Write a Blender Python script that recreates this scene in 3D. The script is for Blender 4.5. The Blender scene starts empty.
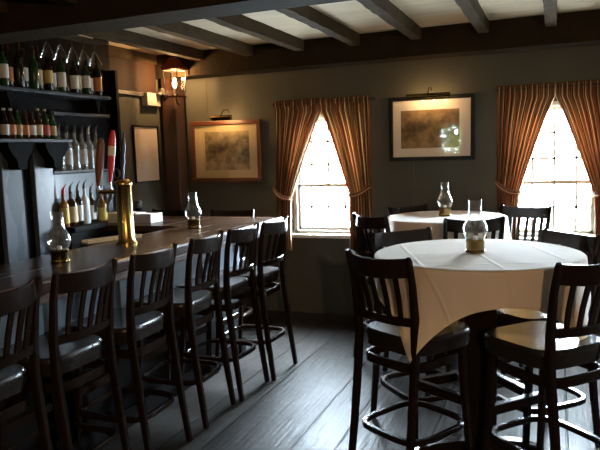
import bpy, math, random
from mathutils import Vector, Matrix
random.seed(7)
scene = bpy.context.scene
col = scene.collection
R = math.radians
PI = math.pi

# ------------------------------------------------------------------ helpers
class MB:
    """collects geometry and links it as one mesh object"""
    def __init__(self): self.v = []; self.f = []; self.uv = None
    def add(self, vs, fs):
        n = len(self.v); self.v += [tuple(p) for p in vs]; self.f += [tuple(i + n for i in f) for f in fs]; return self
    def box(self, x0, x1, y0, y1, z0, z1, m=None):
        vs = [(x, y, z) for z in (z0, z1) for y in (y0, y1) for x in (x0, x1)]
        if m: vs = [tuple(m @ Vector(p)) for p in vs]
        return self.add(vs, [(0, 2, 3, 1), (4, 5, 7, 6), (0, 1, 5, 4), (1, 3, 7, 5), (3, 2, 6, 7), (2, 0, 4, 6)])
    def sweep(self, path, secs, closed=False, up=None):
        """secs: list (per path point) of section points (a along side, b along up)"""
        path = [Vector(p) for p in path]; n = len(path); k = len(secs[0]); vs = []
        for i, p in enumerate(path):
            if closed: t = path[(i + 1) % n] - path[i - 1]
            else: t = path[min(i + 1, n - 1)] - path[max(i - 1, 0)]
            t.normalize()
            u = Vector(up) if up else (Vector((0, 0, 1)) if abs(t.z) < .9 else Vector((0, 1, 0)))
            s = t.cross(u); s.normalize(); w = s.cross(t)
            for a, b in secs[i]: vs.append(p + s * a + w * b)
        fs = []
        for i in range(n if closed else n - 1):
            j = (i + 1) % n
            for q in range(k):
                r = (q + 1) % k
                fs.append((i * k + q, i * k + r, j * k + r, j * k + q))
        if not closed:
            fs.append(tuple(reversed(range(k)))); fs.append(tuple((n - 1) * k + q for q in range(k)))
        return self.add(vs, fs)
    def tube(self, path, r, n=8, closed=False, up=None):
        rs = r if isinstance(r, (list, tuple)) else [r] * len(path)
        return self.sweep(path, [[(q * math.cos(2 * PI * i / n), q * math.sin(2 * PI * i / n)) for i in range(n)] for q in rs], closed, up)
    def bar(self, path, w, h, closed=False, up=None, c=.25):
        ws = w if isinstance(w, (list, tuple)) else [w] * len(path)
        hs = h if isinstance(h, (list, tuple)) else [h] * len(path)
        secs = []
        for a, b in zip(ws, hs):
            a /= 2; b /= 2; e = min(a, b) * c
            secs.append([(-a, -b + e), (-a + e, -b), (a - e, -b), (a, -b + e), (a, b - e), (a - e, b), (-a + e, b), (-a, b - e)])
        return self.sweep(path, secs, closed, up)
    def lathe(self, prof, n=24, c=(0, 0, 0), capb=True, capt=True):
        vs = []
        for r, z in prof:
            for i in range(n):
                a = 2 * PI * i / n; vs.append((c[0] + r * math.cos(a), c[1] + r * math.sin(a), c[2] + z))
        fs = []
        for j in range(len(prof) - 1):
            for i in range(n):
                k = (i + 1) % n; fs.append((j * n + i, j * n + k, (j + 1) * n + k, (j + 1) * n + i))
        if capb: fs.append(tuple(reversed(range(n))))
        if capt: fs.append(tuple((len(prof) - 1) * n + i for i in range(n)))
        return self.add(vs, fs)
    def prism(self, pts, axis, a0, a1):
        """extrude 2D outline pts along axis ('x': pts=(y,z), 'y': (x,z), 'z': (x,y))"""
        def mk(p, a): return {'x': (a, p[0], p[1]), 'y': (p[0], a, p[1]), 'z': (p[0], p[1], a)}[axis]
        n = len(pts); vs = [mk(p, a0) for p in pts] + [mk(p, a1) for p in pts]
        fs = [tuple(reversed(range(n))), tuple(range(n, 2 * n))] + [(i, (i + 1) % n, n + (i + 1) % n, n + i) for i in range(n)]
        return self.add(vs, fs)
    def xform(self, m): self.v = [tuple(m @ Vector(p)) for p in self.v]; return self
    def build(self, name, mat, parent=None, smooth=False, bevel=0, loc=None):
        me = bpy.data.meshes.new(name); me.from_pydata(self.v, [], self.f); me.update()
        import bmesh
        bm = bmesh.new(); bm.from_mesh(me); bmesh.ops.recalc_face_normals(bm, faces=bm.faces); bm.to_mesh(me); bm.free()
        if smooth:
            for p in me.polygons: p.use_smooth = True
            try: me.set_sharp_from_angle(angle=R(40))
            except Exception: pass
        o = bpy.data.objects.new(name, me); col.objects.link(o)
        me.materials.append(mat)
        if self.uv:
            l = me.uv_layers.new(name='UVMap')
            for lp in me.loops: l.data[lp.index].uv = self.uv[lp.vertex_index]
        if parent: o.parent = parent
        if loc: o.location = loc
        if bevel:
            b = o.modifiers.new('bevel', 'BEVEL'); b.width = bevel; b.segments = 2; b.limit_method = 'ANGLE'
        return o

def tag(o, label=None, cat=None, group=None, kind=None):
    if label: o['label'] = label
    if cat: o['category'] = cat
    if group: o['group'] = group
    if kind: o['kind'] = kind
    return o
def thing(name, loc, label, cat, group=None, rz=0):
    o = bpy.data.objects.new(name, None); col.objects.link(o); o.empty_display_size = .1
    o.location = loc; o.rotation_euler = (0, 0, rz)
    return tag(o, label, cat, group)
def copy_tree(o, parent=None):
    c = o.copy(); col.objects.link(c)
    if parent: c.parent = parent
    for ch in [x for x in list(bpy.data.objects) if x.parent == o and x != c]: copy_tree(ch, c)
    return c
def struct(o): o['kind'] = 'structure'; return o

# ------------------------------------------------------------------ materials
def mat(name, base, rough=.5, metal=0, spec=.5, noise=0, nscale=8, bump=0, bscale=40, trans=0, emit=None, estr=0, stretch=None, coat=0, rnoise=0):
    m = bpy.data.materials.new(name); m.use_nodes = True; nt = m.node_tree; b = nt.nodes['Principled BSDF']
    b.inputs['Base Color'].default_value = (*base, 1); b.inputs['Roughness'].default_value = rough
    b.inputs['Metallic'].default_value = metal; b.inputs['Specular IOR Level'].default_value = spec
    b.inputs['Coat Weight'].default_value = coat; b.inputs['Coat Roughness'].default_value = .15
    tc = nt.nodes.new('ShaderNodeTexCoord'); mp = nt.nodes.new('ShaderNodeMapping')
    nt.links.new(tc.outputs['Object'], mp.inputs['Vector'])
    if stretch: mp.inputs['Scale'].default_value = stretch
    n = nt.nodes.new('ShaderNodeTexNoise'); n.inputs['Scale'].default_value = nscale; n.inputs['Detail'].default_value = 6
    nt.links.new(mp.outputs['Vector'], n.inputs['Vector'])
    if noise:
        cr = nt.nodes.new('ShaderNodeMix'); cr.data_type = 'RGBA'
        cr.inputs['A'].default_value = (*[c * (1 - noise) for c in base], 1); cr.inputs['B'].default_value = (*[min(1, c * (1 + noise)) for c in base], 1)
        nt.links.new(n.outputs['Fac'], cr.inputs['Factor']); nt.links.new(cr.outputs['Result'], b.inputs['Base Color'])
    if rnoise:
        mr = nt.nodes.new('ShaderNodeMapRange'); mr.inputs['From Min'].default_value = .3; mr.inputs['From Max'].default_value = .7
        mr.inputs['To Min'].default_value = rough - rnoise; mr.inputs['To Max'].default_value = rough + rnoise
        nt.links.new(n.outputs['Fac'], mr.inputs['Value']); nt.links.new(mr.outputs['Result'], b.inputs['Roughness'])
    if bump:
        n2 = nt.nodes.new('ShaderNodeTexNoise'); n2.inputs['Scale'].default_value = bscale; n2.inputs['Detail'].default_value = 4
        nt.links.new(mp.outputs['Vector'], n2.inputs['Vector'])
        bp = nt.nodes.new('ShaderNodeBump'); bp.inputs['Strength'].default_value = bump; bp.inputs['Distance'].default_value = .01
        nt.links.new(n2.outputs['Fac'], bp.inputs['Height']); nt.links.new(bp.outputs['Normal'], b.inputs['Normal'])
    if emit:
        b.inputs['Emission Color'].default_value = (*emit, 1); b.inputs['Emission Strength'].default_value = estr
    return m
def glass_mat(name, tint=(1, 1, 1), blend=.25, rough=.02, ior=1.45, amount=1.0, facing=False):
    m = bpy.data.materials.new(name); m.use_nodes = True; nt = m.node_tree; nt.nodes.clear()
    out = nt.nodes.new('ShaderNodeOutputMaterial'); mx = nt.nodes.new('ShaderNodeMixShader')
    t = nt.nodes.new('ShaderNodeBsdfTransparent'); t.inputs['Color'].default_value = (*tint, 1)
    g = nt.nodes.new('ShaderNodeBsdfGlossy'); g.inputs['Roughness'].default_value = rough
    if facing:
        lw = nt.nodes.new('ShaderNodeLayerWeight'); lw.inputs['Blend'].default_value = blend; src = lw.outputs['Facing']
    else:
        lw = nt.nodes.new('ShaderNodeLayerWeight'); lw.inputs['Blend'].default_value = .5          # Schlick: f0 + (1 - f0) * (1 - cos) ** 5
        pw = nt.nodes.new('ShaderNodeMath'); pw.operation = 'POWER'; pw.inputs[1].default_value = 5; nt.links.new(lw.outputs['Facing'], pw.inputs[0])
        f0 = ((ior - 1) / (ior + 1)) ** 2
        ma = nt.nodes.new('ShaderNodeMath'); ma.operation = 'MULTIPLY_ADD'; ma.inputs[1].default_value = 1 - f0; ma.inputs[2].default_value = f0; nt.links.new(pw.outputs[0], ma.inputs[0]); src = ma.outputs[0]
    mu = nt.nodes.new('ShaderNodeMath'); mu.operation = 'MULTIPLY'; mu.inputs[1].default_value = amount
    nt.links.new(src, mu.inputs[0]); nt.links.new(mu.outputs[0], mx.inputs[0])
    nt.links.new(t.outputs[0], mx.inputs[1]); nt.links.new(g.outputs[0], mx.inputs[2]); nt.links.new(mx.outputs[0], out.inputs[0])
    return m

M = {}
M['stool'] = mat('espresso_wood', (.010, .0055, .0036), .24, spec=.10, noise=.3, nscale=6, stretch=(1, 1, 4), coat=.0)
M['seat'] = mat('seat_wood', (.014, .011, .009), .27, spec=.22, noise=.3, nscale=6, stretch=(4, 1, 1), coat=.05)
M['beam'] = mat('old_beam', (.021, .013, .006), .85, spec=.1, noise=.5, nscale=5, bump=.5, bscale=25, stretch=(1, 1, 1))
M['joist'] = mat('old_joist', (.050, .032, .016), .85, spec=.1, noise=.5, nscale=5, bump=.5, bscale=20, stretch=(6, 1, 6))
M['wall'] = mat('olive_plaster', (.064, .061, .046), .75, spec=.3, noise=.15, nscale=2.5, bump=.15, bscale=12)
M['dark_trim'] = mat('dark_trim', (.02, .014, .010), .5, noise=.3)
M['panel'] = mat('painted_panel', (.060, .071, .082), .32, spec=.3, noise=.25, nscale=3, stretch=(1, 1, .3), rnoise=.08)
M['shelf'] = mat('dark_shelf', (.022, .024, .026), .4, spec=.25, noise=.3)
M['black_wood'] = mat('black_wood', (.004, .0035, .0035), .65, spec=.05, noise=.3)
M['bar_top'] = mat('bar_top_wood', (.042, .022, .013), .24, spec=.35, noise=.30, nscale=3, stretch=(9, .5, 1), rnoise=.04)
M['bar_edge'] = mat('bar_edge_wood', (.075, .032, .018), .35, noise=.3, nscale=5)
M['post'] = mat('post_wood', (.040, .016, .009), .5, noise=.35, nscale=5, stretch=(5, 5, .6))
M['upper_panel'] = mat('brown_upper_panel', (.030, .013, .007), .75, spec=.2, noise=.4, nscale=4)
M['brass'] = mat('brass', (.58, .38, .12), .22, metal=1, noise=.15, nscale=4)
M['old_brass'] = mat('old_brass', (.22, .15, .055), .14, metal=1, noise=.2)
M['chrome'] = mat('chrome', (.6, .6, .6), .2, metal=1)
M['black_metal'] = mat('black_metal', (.015, .015, .015), .4, spec=.6)
M['copper_roof'] = mat('lantern_roof', (.16, .025, .012), .45, noise=.3)
M['white_frame'] = mat('window_paint', (.62, .60, .52), .5)
M['red'] = mat('red_enamel', (.55, .012, .012), .3)
M['amber'] = mat('amber_wood', (.16, .045, .008), .35, noise=.3)
M['cream'] = mat('cream_paper', (.75, .66, .45), .6)
M['white_plastic'] = mat('white_plastic', (.36, .35, .32), .45)
M['napkin'] = mat('white_paper', (.80, .80, .78), .7)
M['mat_board'] = mat('mat_board', (.80, .72, .66), .8)
M['mat_board_tan'] = mat('mat_board_tan', (.55, .42, .22), .8)
M['pale_sheet'] = mat('pale_sheet', (.62, .52, .44), .35, noise=.06)
M['frame_brown'] = mat('frame_brown', (.11, .035, .016), .35, noise=.3)
M['frame_black'] = mat('frame_black', (.008, .007, .006), .4, spec=.2)
M['tan_wood'] = mat('tan_wood', (.50, .36, .20), .4, noise=.25, nscale=5, stretch=(8, 1, 1))
M['cord'] = mat('brown_cord', (.16, .12, .07), .6)
M['wick'] = mat('candle_wax', (.75, .70, .60), .5)
M['leaf'] = mat('leaf', (.22, .26, .04), .5, noise=.4)
M['bark'] = mat('bark', (.12, .08, .05), .9, noise=.4, bump=.6)
M['ground'] = mat('outdoor_ground', (.30, .32, .22), .9, noise=.3)
M['pane'] = glass_mat('window_pane', (.97, .98, .98), ior=1.3, amount=.7)
M['picture_glass'] = glass_mat('picture_glass', (1, 1, 1), ior=1.5, amount=.9, rough=.03)
def milky(name, tint=(.72, .76, .76), share=.28, **kw):
    m = glass_mat(name, tint, facing=True, **(kw or dict(blend=.4, amount=.6, rough=.10))); nt = m.node_tree
    out = [n for n in nt.nodes if n.type == 'OUTPUT_MATERIAL'][0]; old = out.inputs[0].links[0].from_socket
    d = nt.nodes.new('ShaderNodeBsdfDiffuse'); d.inputs['Color'].default_value = (.55, .58, .58, 1); mx = nt.nodes.new('ShaderNodeMixShader'); mx.inputs[0].default_value = share
    nt.links.new(old, mx.inputs[1]); nt.links.new(d.outputs[0], mx.inputs[2]); nt.links.new(mx.outputs[0], out.inputs[0]); return m
M['clear_glass'] = milky('clear_bottle_glass')
M['lamp_glass'] = milky('lamp_glass', (.95, .96, .96), .07, blend=.42, amount=.9, rough=.10)
M['stem_glass'] = milky('stem_glass', (.88, .88, .88), .035, blend=.35, amount=.95, rough=.12)
M['lantern_glass'] = glass_mat('lantern_glass', (.96, .94, .90), ior=1.35, amount=.6)
M['bulb'] = mat('lit_flame_bulb', (1, .8, .5), .5, emit=(1, .62, .26), estr=60)
M['tube_bulb'] = mat('lit_tube_bulb', (1, .8, .5), .5, emit=(1, .66, .30), estr=10)
for n, c in dict(dark=(.010, .008, .006), green=(.012, .035, .012), brown=(.025, .010, .004), amberb=(.22, .09, .02), white=(.62, .66, .68)).items():
    M['b_' + n] = mat('bottle_' + n, c, .12, spec=.4)
for n, c in dict(white=(.75, .73, .68), cream=(.68, .55, .32), orange=(.60, .20, .04), yellow=(.70, .50, .08), tan=(.5, .33, .15), red=(.5, .05, .03), gold=(.55, .38, .10)).items():
    M['l_' + n] = mat('label_' + n, tuple(q * .6 for q in c), .55, noise=.25, nscale=60)

def floor_mat():
    m = mat('old_floor_boards', (.07, .062, .056), .4); nt = m.node_tree; N = nt.nodes; L = nt.links; b = N['Principled BSDF']
    tc = N.new('ShaderNodeTexCoord'); sp = N.new('ShaderNodeSeparateXYZ'); L.new(tc.outputs['Object'], sp.inputs[0])
    def mth(op, x, y=None, z=None):
        n_ = N.new('ShaderNodeMath'); n_.operation = op
        for k_, q_ in enumerate((x, y, z)):
            if q_ is None: continue
            if isinstance(q_, (int, float)): n_.inputs[k_].default_value = q_
            else: L.new(q_, n_.inputs[k_])
        return n_.outputs[0]
    # boards alternate between 0.24 m and 0.48 m wide
    d = mth('DIVIDE', mth('ADD', sp.outputs['X'], 1.375 + .72 * 20), .72)
    fr = mth('FRACT', d); pid = mth('ADD', mth('FLOOR', d), mth('MULTIPLY', mth('GREATER_THAN', fr, 1 / 3), .5))
    dist = mth('MULTIPLY', mth('MINIMUM', mth('SUBTRACT', .5, mth('ABSOLUTE', mth('SUBTRACT', fr, .5))), mth('ABSOLUTE', mth('SUBTRACT', fr, 1 / 3))), .72)
    wn = N.new('ShaderNodeTexWhiteNoise'); wn.noise_dimensions = '1D'; L.new(pid, wn.inputs['W'])
    mp = N.new('ShaderNodeMapping'); mp.inputs['Scale'].default_value = (14, 1.2, 1); L.new(tc.outputs['Object'], mp.inputs['Vector'])
    n1 = N.new('ShaderNodeTexNoise'); n1.inputs['Scale'].default_value = 2.5; n1.inputs['Detail'].default_value = 8; L.new(mp.outputs[0], n1.inputs['Vector'])
    n2 = N.new('ShaderNodeTexNoise'); n2.inputs['Scale'].default_value = 1.6; n2.inputs['Detail'].default_value = 9; n2.inputs['Roughness'].default_value = .7; L.new(tc.outputs['Object'], n2.inputs['Vector'])
    # seam: distance to the nearest joint
    seam = N.new('ShaderNodeMapRange'); seam.inputs['From Min'].default_value = .008; seam.inputs['From Max'].default_value = .003; L.new(dist, seam.inputs['Value'])
    r1 = N.new('ShaderNodeValToRGB'); r1.color_ramp.elements[0].color = (.004, .0036, .0034, 1); r1.color_ramp.elements[1].color = (.034, .031, .029, 1)
    r1.color_ramp.elements[0].position = .25; r1.color_ramp.elements[1].position = .8
    mixf = N.new('ShaderNodeMath'); mixf.operation = 'MULTIPLY_ADD'; mixf.inputs[1].default_value = .5; L.new(n1.outputs['Fac'], mixf.inputs[0])
    m2 = N.new('ShaderNodeMath'); m2.operation = 'MULTIPLY_ADD'; m2.inputs[1].default_value = .22; m2.inputs[2].default_value = .02; L.new(wn.outputs['Value'], m2.inputs[0])
    m3 = N.new('ShaderNodeMath'); m3.operation = 'MULTIPLY_ADD'; m3.inputs[1].default_value = .38; L.new(n2.outputs['Fac'], m3.inputs[0]); L.new(m2.outputs[0], m3.inputs[2])
    L.new(m3.outputs[0], mixf.inputs[2]); L.new(mixf.outputs[0], r1.inputs[0])
    mx = N.new('ShaderNodeMix'); mx.data_type = 'RGBA'; mx.inputs['B'].default_value = (.006, .005, .004, 1)
    L.new(seam.outputs[0], mx.inputs['Factor']); L.new(r1.outputs[0], mx.inputs['A']); L.new(mx.outputs['Result'], b.inputs['Base Color'])
    rr = N.new('ShaderNodeMapRange'); rr.inputs['From Min'].default_value = .3; rr.inputs['From Max'].default_value = .7; rr.inputs['To Min'].default_value = .30; rr.inputs['To Max'].default_value = .50
    L.new(n2.outputs['Fac'], rr.inputs['Value']); L.new(rr.outputs[0], b.inputs['Roughness'])
    hs = N.new('ShaderNodeMath'); hs.operation = 'MULTIPLY_ADD'; hs.inputs[1].default_value = -1.6; L.new(seam.outputs[0], hs.inputs[0])
    h2 = N.new('ShaderNodeMath'); h2.operation = 'MULTIPLY_ADD'; h2.inputs[1].default_value = .6; L.new(n1.outputs['Fac'], h2.inputs[0]); L.new(n2.outputs['Fac'], h2.inputs[2])
    L.new(h2.outputs[0], hs.inputs[2])
    bp = N.new('ShaderNodeBump'); bp.inputs['Strength'].default_value = .55; bp.inputs['Distance'].default_value = .014; L.new(hs.outputs[0], bp.inputs['Height']); L.new(bp.outputs[0], b.inputs['Normal'])
    b.inputs['Specular IOR Level'].default_value = .011; b.inputs['Coat Weight'].default_value = .0; b.inputs['Coat Roughness'].default_value = .28
    return m
M['floor'] = floor_mat()

def ceil_mat():
    m = mat('ceiling_boards', (.66, .52, .34), .8, noise=.22, nscale=3, stretch=(1, 4, 1)); nt = m.node_tree; N = nt.nodes; L = nt.links; b = N['Principled BSDF']
    tc = N.new('ShaderNodeTexCoord'); sp = N.new('ShaderNodeSeparateXYZ'); L.new(tc.outputs['Object'], sp.inputs[0])
    d = N.new('ShaderNodeMath'); d.operation = 'DIVIDE'; d.inputs[1].default_value = .31; L.new(sp.outputs['Y'], d.inputs[0])
    fr = N.new('ShaderNodeMath'); fr.operation = 'FRACT'; L.new(d.outputs[0], fr.inputs[0])
    sm = N.new('ShaderNodeMapRange'); sm.inputs['From Min'].default_value = 0; sm.inputs['From Max'].default_value = .03; L.new(fr.outputs[0], sm.inputs['Value'])
    old = b.inputs['Base Color'].links[0].from_socket
    mx = N.new('ShaderNodeMix'); mx.data_type = 'RGBA'; mx.inputs['A'].default_value = (.22, .18, .13, 1); L.new(old, mx.inputs['B']); L.new(sm.outputs[0], mx.inputs['Factor'])
    L.new(mx.outputs['Result'], b.inputs['Base Color'])
    return m
M['ceil'] = ceil_mat()

def cloth_mat():
    m = bpy.data.materials.new('white_linen'); m.use_nodes = True; nt = m.node_tree; N = nt.nodes; L = nt.links; b = N['Principled BSDF']
    b.inputs['Base Color'].default_value = (.80, .76, .70, 1); b.inputs['Roughness'].default_value = .85; b.inputs['Specular IOR Level'].default_value = .2
    tr = N.new('ShaderNodeBsdfTranslucent'); tr.inputs['Color'].default_value = (.82, .58, .32, 1)
    mx = N.new('ShaderNodeMixShader'); mx.inputs[0].default_value = .50
    out = N['Material Output']; L.new(b.outputs[0], mx.inputs[1]); L.new(tr.outputs[0], mx.inputs[2]); L.new(mx.outputs[0], out.inputs[0])
    # pressed fold lines
    tc = N.new('ShaderNodeTexCoord'); sp = N.new('ShaderNodeSeparateXYZ'); L.new(tc.outputs['UV'], sp.inputs[0]); hs = []
    for ax in ('X', 'Y'):
        d = N.new('ShaderNodeMath'); d.operation = 'PINGPONG'; d.inputs[1].default_value = .17; L.new(sp.outputs[ax], d.inputs[0])
        r = N.new('ShaderNodeMapRange'); r.interpolation_type = 'SMOOTHSTEP'; r.inputs['From Min'].default_value = .0; r.inputs['From Max'].default_value = .016; r.inputs['To Min'].default_value = 1; r.inputs['To Max'].default_value = 0
        L.new(d.outputs[0], r.inputs['Value']); hs.append(r)
    ad = N.new('ShaderNodeMath'); ad.operation = 'MAXIMUM'; L.new(hs[0].outputs[0], ad.inputs[0]); L.new(hs[1].outputs[0], ad.inputs[1])
    n = N.new('ShaderNodeTexNoise'); n.inputs['Scale'].default_value = 7; L.new(tc.outputs['UV'], n.inputs['Vector'])
    a2 = N.new('ShaderNodeMath'); a2.operation = 'MULTIPLY_ADD'; a2.inputs[1].default_value = 1.0; L.new(n.outputs['Fac'], a2.inputs[0]); L.new(ad.outputs[0], a2.inputs[2])
    bp = N.new('ShaderNodeBump'); bp.inputs['Strength'].default_value = .55; bp.inputs['Distance'].default_value = .006; L.new(a2.outputs[0], bp.inputs['Height']); L.new(bp.outputs[0], b.inputs['Normal'])
    return m
M['cloth'] = cloth_mat()

def curtain_mat():
    m = bpy.data.materials.new('striped_curtain'); m.use_nodes = True; nt = m.node_tree; N = nt.nodes; L = nt.links; b = N['Principled BSDF']
    b.inputs['Roughness'].default_value = .8; b.inputs['Specular IOR Level'].default_value = .2
    tc = N.new('ShaderNodeTexCoord'); sp = N.new('ShaderNodeSeparateXYZ'); L.new(tc.outputs['UV'], sp.inputs[0])
    mu = N.new('ShaderNodeMath'); mu.operation = 'MULTIPLY'; mu.inputs[1].default_value = 5.2; L.new(sp.outputs['X'], mu.inputs[0])
    fr = N.new('ShaderNodeMath'); fr.operation = 'FRACT'; L.new(mu.outputs[0], fr.inputs[0])
    cr = N.new('ShaderNodeValToRGB'); r = cr.color_ramp; r.interpolation = 'CONSTANT'
    stops = [(0, (.24, .085, .04)), (.14, (.60, .46, .26)), (.22, (.20, .055, .03)), (.36, (.11, .10, .06)), (.46, (.28, .13, .055)), (.57, (.62, .48, .28)), (.64, (.18, .045, .03)), (.76, (.32, .19, .08)), (.85, (.09, .08, .05)), (.93, (.26, .10, .045))]
    r.elements[0].position = 0; r.elements[0].color = (*stops[0][1], 1); r.elements[1].position = stops[1][0]; r.elements[1].color = (*stops[1][1], 1)
    for p, c in stops[2:]:
        e = r.elements.new(p); e.color = (*c, 1)
    L.new(fr.outputs[0], cr.inputs[0]); L.new(cr.outputs[0], b.inputs['Base Color'])
    tr = N.new('ShaderNodeBsdfTranslucent'); L.new(cr.outputs[0], tr.inputs['Color'])
    mx = N.new('ShaderNodeMixShader'); mx.inputs[0].default_value = .35
    L.new(b.outputs[0], mx.inputs[1]); L.new(tr.outputs[0], mx.inputs[2]); L.new(mx.outputs[0], N['Material Output'].inputs[0])
    return m
M['curtain'] = curtain_mat()

def print_mat(name, light, dark, w, h):
    """an old sepia landscape print: pale sky, dark tree masses, a pale track"""
    m = bpy.data.materials.new(name); m.use_nodes = True; nt = m.node_tree; N = nt.nodes; L = nt.links; b = N['Principled BSDF']
    b.inputs['Roughness'].default_value = .7
    tc = N.new('ShaderNodeTexCoord'); mp = N.new('ShaderNodeMapping'); L.new(tc.outputs['Object'], mp.inputs['Vector'])
    n = N.new('ShaderNodeTexNoise'); n.inputs['Scale'].default_value = 11; n.inputs['Detail'].default_value = 9; n.inputs['Roughness'].default_value = .65; L.new(mp.outputs[0], n.inputs['Vector'])
    n2 = N.new('ShaderNodeTexNoise'); n2.inputs['Scale'].default_value = 4; n2.inputs['Detail'].default_value = 3; L.new(mp.outputs[0], n2.inputs['Vector'])
    sp = N.new('ShaderNodeSeparateXYZ'); L.new(tc.outputs['Object'], sp.inputs[0])
    band = N.new('ShaderNodeMath'); band.operation = 'ABSOLUTE'; L.new(sp.outputs['Z'], band.inputs[0])
    br = N.new('ShaderNodeMapRange'); br.inputs['From Min'].default_value = .0; br.inputs['From Max'].default_value = h * .5; br.inputs['To Min'].default_value = -.10; br.inputs['To Max'].default_value = .16; L.new(band.outputs[0], br.inputs['Value'])
    s = N.new('ShaderNodeMath'); s.operation = 'ADD'; L.new(n.outputs['Fac'], s.inputs[0]); L.new(br.outputs[0], s.inputs[1])
    s2 = N.new('ShaderNodeMath'); s2.operation = 'MULTIPLY_ADD'; s2.inputs[1].default_value = .5; L.new(n2.outputs['Fac'], s2.inputs[0]); L.new(s.outputs[0], s2.inputs[2])
    cr = N.new('ShaderNodeValToRGB'); cr.color_ramp.elements[0].position = .58; cr.color_ramp.elements[0].color = (*dark, 1); cr.color_ramp.elements[1].position = .98; cr.color_ramp.elements[1].color = (*light, 1)
    L.new(s2.outputs[0], cr.inputs[0]); L.new(cr.outputs[0], b.inputs['Base Color'])
    return m

# ------------------------------------------------------------------ room shell
YW, XL, XR, YF, ZC = 5.75, -3.74, 2.75, -3.2, 2.655
WIN = [(-2.393, -1.704), (-.375, .32), (1.65, 2.34)]      # openings in the back wall
WZ0, WZ1 = .865, 2.0
def wall_y(name, y0, y1, xa, xb, holes):
    """wall normal to Y with window holes [(x0,x1,z0,z1)]"""
    m = MB(); xs = xa
    for (x0, x1, z0, z1) in holes:
        m.box(xs, x0, y0, y1, 0, ZC); m.box(x0, x1, y0, y1, 0, z0); m.box(x0, x1, y0, y1, z1, ZC); xs = x1
    m.box(xs, xb, y0, y1, 0, ZC)
    return struct(m.build(name, M['wall']))
def wall_x(name, x0, x1, ya, yb, holes):
    m = MB(); ys = ya
    for (y0, y1, z0, z1) in holes:
        m.box(x0, x1, ys, y0, 0, ZC); m.box(x0, x1, y0, y1, 0, z0); m.box(x0, x1, y0, y1, z1, ZC); ys = y1
    m.box(x0, x1, ys, yb, 0, ZC)
    return struct(m.build(name, M['wall']))
wall_y('wall_back', YW, YW + .18, XL - .2, XR + .2, [(a, b, WZ0, WZ1) for a, b in WIN])
wall_x('wall_left', XL - .2, XL, YF, YW, [])
wall_x('wall_right', XR, XR + .18, YF, YW, [])
wall_y('wall_front', YF - .18, YF, XL - .2, XR + .2, [(-2.5, -1.95, 1.45, 2.2)])
struct(MB().box(XL - .2, XR + .2, YF - .18, YW + .18, -.08, 0).build('floor', M['floor']))
struct(MB().box(XL - .2, XR + .2, YF - .18, YW + .18, ZC, ZC + .06).build('ceiling', M['ceil']))
struct(MB().box(XL, XR, YW - .022, YW, 0, .085).build('baseboard_back', M['dark_trim'], bevel=.004))
struct(MB().box(XL, XL + .022, YF, YW - .03, 0, .085).build('baseboard_left', M['dark_trim'], bevel=.004))
# beams across the room, joists between them
rngj = random.Random(3)
def beam(name, x0, x1, y0, y1, z0, z1, axis, m, jit=.0025):
    b = MB(); n = 24; pa = []; secs = []
    for i in range(n + 1):
        t = i / n
        if axis == 'x':
            pa.append((x0 + (x1 - x0) * t, (y0 + y1) / 2, (z0 + z1) / 2)); w, h = y1 - y0, z1 - z0
        else:
            pa.append(((x0 + x1) / 2, y0 + (y1 - y0) * t, (z0 + z1) / 2)); w, h = x1 - x0, z1 - z0
        j = [rngj.uniform(-jit, jit) for _ in range(3)]; a, c = w / 2, h / 2
        secs.append([(-a + j[0], -c + j[1]), (a + j[2], -c + j[1]), (a + j[2], c), (-a + j[0], c)])
    b.sweep(pa, secs); return struct(b.build(name, m))
beam('ceiling_beam', XL, XR, 5.50, YW, 2.425, ZC, 'x', M['beam'])
beam('ceiling_beam', XL, XR, 3.13, 3.40, 2.45, ZC, 'x', M['beam'])
beam('ceiling_beam', XL, XR, .55, .82, 2.45, ZC, 'x', M['beam'])
for k, x in enumerate((-3.70, -3.17, -2.635, -2.13, -1.605, -1.073, -.527, -.018, .51, 1.04, 1.57, 2.1, 2.63, 3.16)):
    beam('ceiling_joist', x - .082, x, 3.40, 5.50, 2.56, ZC, 'y', M['joist'], .003)
    beam('ceiling_joist', x - .082, x, .82, 3.13, 2.56, ZC, 'y', M['joist'], .003)
struct(MB().box(-3.68, -3.52, 5.52, 5.68, 0, 2.43).build('pillar', M['post'], bevel=.008))
struct(MB().box(XL, XL + .035, 4.72, 5.68, 2.235, 2.275).build('trim_1', M['dark_trim'], bevel=.005))

struct(MB().box(XL, XL + .02, 4.745, 5.495, 2.278, ZC - .002).build('trim_2', M['upper_panel']))  # dark brown sheet covering the left wall above the rail
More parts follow.
